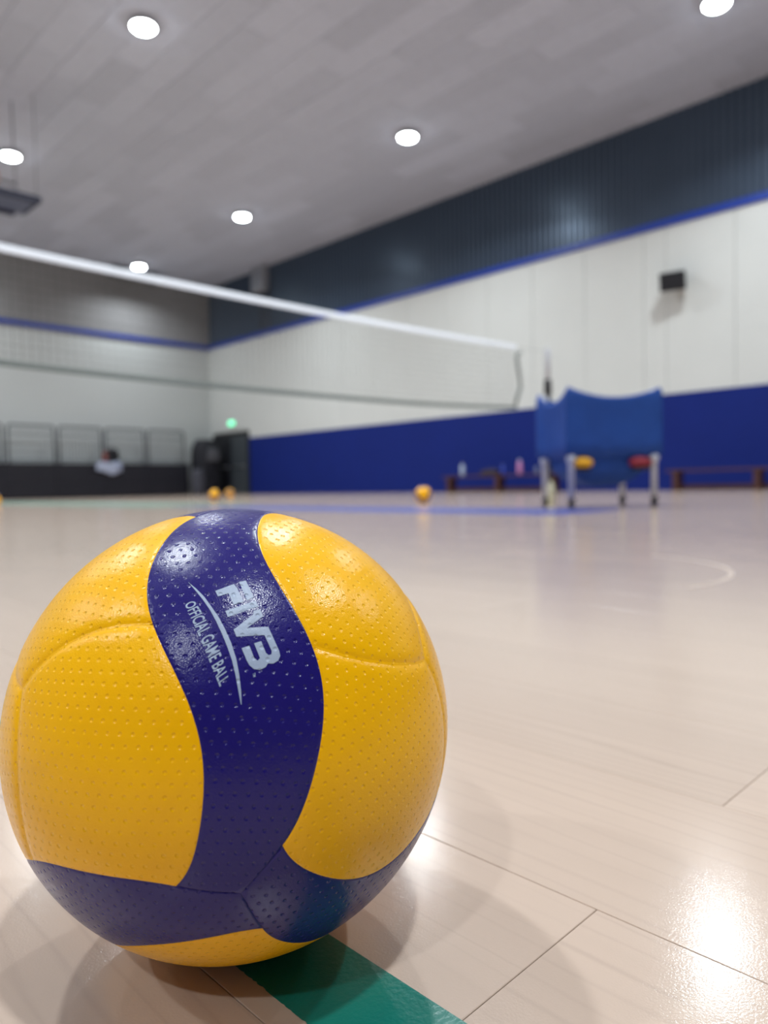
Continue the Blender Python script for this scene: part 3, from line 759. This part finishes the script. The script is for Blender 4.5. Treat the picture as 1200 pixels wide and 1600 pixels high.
# ------------------------------------------------------------------ exit sign
ex = thing('exit_sign', 'small glowing green exit sign above the dark door', 'sign', (XW - .09, 24.08, 2.6))
MB().box(-.02, .05, -.2, .2, 0, .2, .006).build('sign_case', mat('sign_case_white', srgb(220, 226, 222), .5, noise=(10, .03)), ex)
MB().box(-.026, -.02, -.185, .185, .015, .185).build('sign_face', mat('sign_green', srgb(60, 200, 140), .5, emit=(srgb(120, 250, 190), 2.2)), ex)

# ------------------------------------------------------------------ bleachers, guard rails
BX0, BX1, BY = 3.0, 14.15, 24.7
bl = thing('retracted_bleachers', 'black retracted bleachers along the far wall', 'bleachers', (0, BY, 0))
M_BL = mat('bleacher_black', srgb(24, 23, 34), .6, noise=(3, .12))
M_BL2 = mat('bleacher_deck', srgb(44, 44, 54), .6, noise=(3, .1))
w = (BX1 - BX0) / 7
for k in range(7):
    for r in range(3):
        MB().box(BX0 + k * w + .006, BX0 + (k + 1) * w - .006, r * .05, r * .05 + .04, .03 + r * .375, .395 + r * .375, .004).build('riser_panel', M_BL, bl)
for r in range(3):
    MB().box(BX0, BX1, r * .05 - .02, YW - BY - .02 if r == 2 else .3, .38 + r * .375 + .012, .40 + r * .375 + .012).build('tread', M_BL2, bl)
MB().box(BX1, BX1 + .03, .0, YW - BY - .02, .02, 1.15).build('end_panel', M_BL2, bl)
rail0 = None
GR = 'grey guard rail panels on top of the bleachers'
names = ['leftmost grey guard rail on the bleachers, cut by the picture edge', 'grey guard rail second from the left on the bleachers', 'grey guard rail third from the left, beside the dark heap', 'grey guard rail fourth from the left, behind the dark heap', 'grey guard rail fifth from the left, nearest the corner', 'grey guard rail outside the view']
rx = [6.40, 8.0, 9.59, 11.17, 12.75, 4.82]
def make_rail():
    t = thing('guard_rail', names[0], 'guard rail', (rx[0], BY + .35, 1.165), 0, GR)
    Wd, H, c = 1.44, 1.22, .1
    pts = [(0, 0, 0), (0, 0, H - c)] + [(c - c * math.cos(a), 0, H - c + c * math.sin(a)) for a in (.4, .8, 1.2, PI / 2)]
    pts += [(Wd - p[0], 0, p[2]) for p in pts[::-1]]
    MB().tube(pts, .036, 10).build('rail_frame', M_RAIL, t)
    MB().tube([(0, 0, H * .77), (Wd, 0, H * .77)], .02, 8).build('cross_bar', M_RAIL, t); MB().tube([(0, 0, .08), (Wd, 0, .08)], .022, 8).build('cross_bar', M_RAIL, t)
    bm_ = MB().tube([(0, 0, .08), (0, 0, H - .02)], .008, 6).mesh('baluster')
    for k in range(1, 13): link('baluster', bm_, M_RAIL, t, (Wd * k / 13, 0, 0))
    return t
rail0 = make_rail()
for k in range(1, 6):
    c = copy_tree(rail0); c.location.x = rx[k]; c['label'] = names[k]
# things left on the bleachers
hp = thing('backpack', 'black backpack with a reddish patch sitting on the bleachers', 'bag', (11.25, BY + .18, 1.19))
soft_box(None, .5, .22, .48, 'bag_body', mat('backpack_black', srgb(20, 20, 26), .8, noise=(12, .1)), hp, (.06, 0, 0), .12, 3)
soft_box(None, .2, .14, .34, 'front_pocket', mat('backpack_red', srgb(150, 92, 88), .8, noise=(12, .1)), hp, (-.16, -.03, .03), .1, 4)
MB().tube([(.0, .0, .44), (.0, .02, .54), (.12, .02, .54), (.12, 0, .44)], .014, 8).build('carry_loop', M_DARK, hp)
jk = thing('pale_jacket', 'pale blue jacket hanging over the front edge of the bleachers', 'jacket', (11.1, BY - .02, .84))
rows = []
for li in range(9):
    a = li / 8; row = []
    for k in range(25):
        q = k / 24; xx = -.42 + .84 * q
        yy = (-.05 - .02 * math.sin(14 * q + li)) if a < .75 else (-.05 + (a - .75) * 4 * .07)
        zz = (a / .75) * .36 if a < .75 else .36 + .015 * math.sin(9 * q)
        row.append((xx * (1 + .08 * math.sin(3 * a + 1)), yy, zz + (.07 * math.sin(6 * q + 1) * (1 - min(1, a / .75)))))
    rows.append(row)
jb = MB().grid(rows).build('jacket_body', mat('jacket_pale', srgb(176, 184, 206), .8, noise=(10, .08)), jk)
jb.modifiers.new('thick', 'SOLIDIFY').thickness = .02
MB().tube([(.3, -.12, .34), (.36, -.13, .2), (.34, -.14, .02)], [.05, .045, .04], 10).build('sleeve', mat('jacket_sleeve', srgb(160, 168, 194), .8, noise=(10, .08)), jk)

# covered equipment by the corner
eq = thing('equipment_trolley', 'black covered equipment trolley in the corner beside the door', 'trolley', (15.02, 24.9, 0), math.radians(12))
soft_box(None, .98, .8, 1.98, 'cover', mat('cover_black', srgb(30, 30, 38), .7, noise=(4, .15)), eq, (0, 0, .12), .05, 6)
MB().box(-.42, .42, -.34, .34, .09, .13, .005).build('base_frame', M_DARKM, eq)
for sx in (-.36, .36):
    for sy in (-.28, .28): MB().lathe([(.03, -.02), (.045, -.018), (.045, .018), (.03, .02)], 14, (sx, sy, .045), 'x').build('caster_wheel', M_DARK, eq)
soft_box(None, .6, .3, .5, 'grey_bundle', mat('bundle_grey', srgb(92, 92, 98), .8, noise=(6, .1)), eq, (.05, -.32, 1.25), .08, 9)
gb = thing('gear_bag', 'dark grey gear bag slumped at the end of the bleachers', 'bag', (14.33, 24.32, 0), .3)
soft_box(None, .4, .38, .95, 'bag_body', mat('gear_grey', srgb(74, 74, 84), .8, noise=(6, .12)), gb, (0, 0, 0), .07, 12)
MB().tube([(-.08, -.1, .86), (-.06, -.1, 1.0), (.08, -.1, 1.0), (.1, -.1, .86)], .014, 8).build('bag_handle', M_DARK, gb)

# ------------------------------------------------------------------ folded basketball backboard
bb = thing('basketball_backboard', 'basketball backboard folded up under the ceiling at the left edge', 'backboard', (4.78, 15.3, 6.02))
M_MAST = mat('mast_grey', srgb(150, 150, 156), .5, .2, noise=(8, .05))
M_PAD = mat('backboard_padding', srgb(32, 36, 60), .6, noise=(6, .08))
MB().box(-.86, .86, .06, 1.0, -.015, .015).build('board', mat('board_grey', srgb(74, 78, 104), .3, noise=(4, .05)), bb)
MB().box(-.9, .9, -.04, .06, -.06, .06, .02).build('edge_padding', M_PAD, bb)
MB().box(-.72, .72, .95, 1.07, -.07, .07, .02).build('edge_padding', M_PAD, bb)
for s in (-.88, .88): MB().box(s - .03, s + .03, .06, .95, -.03, .03, .008).build('frame_bar', M_PAD, bb)
ring = MB(); ring.tube([(.225 * math.cos(a) - .03, .25, .33 + .225 * math.sin(a)) for a in [2 * PI * k / 24 for k in range(25)]], .012, 8, False)
ring.box(-.09, .03, .2, .3, .015, .12, .005); ring.build('rim', mat('rim_orange', srgb(200, 92, 50), .4, .2, noise=(8, .05)), bb)
for s in (-.6, .6):
    MB().tube([(s, .5, .03), (s, .6, ZC - 6.02)], .016, 8).build('mast_tube', M_MAST, bb)
    MB().tube([(s * 1.35, .0, .05), (s * 1.35, .0, ZC - 6.02)], .006, 6).build('hoist_cable', M_RAIL, bb)
MB().tube([(-.6, .52, .4), (.6, .52, .4)], .025, 8).build('mast_tube', M_RAIL, bb)
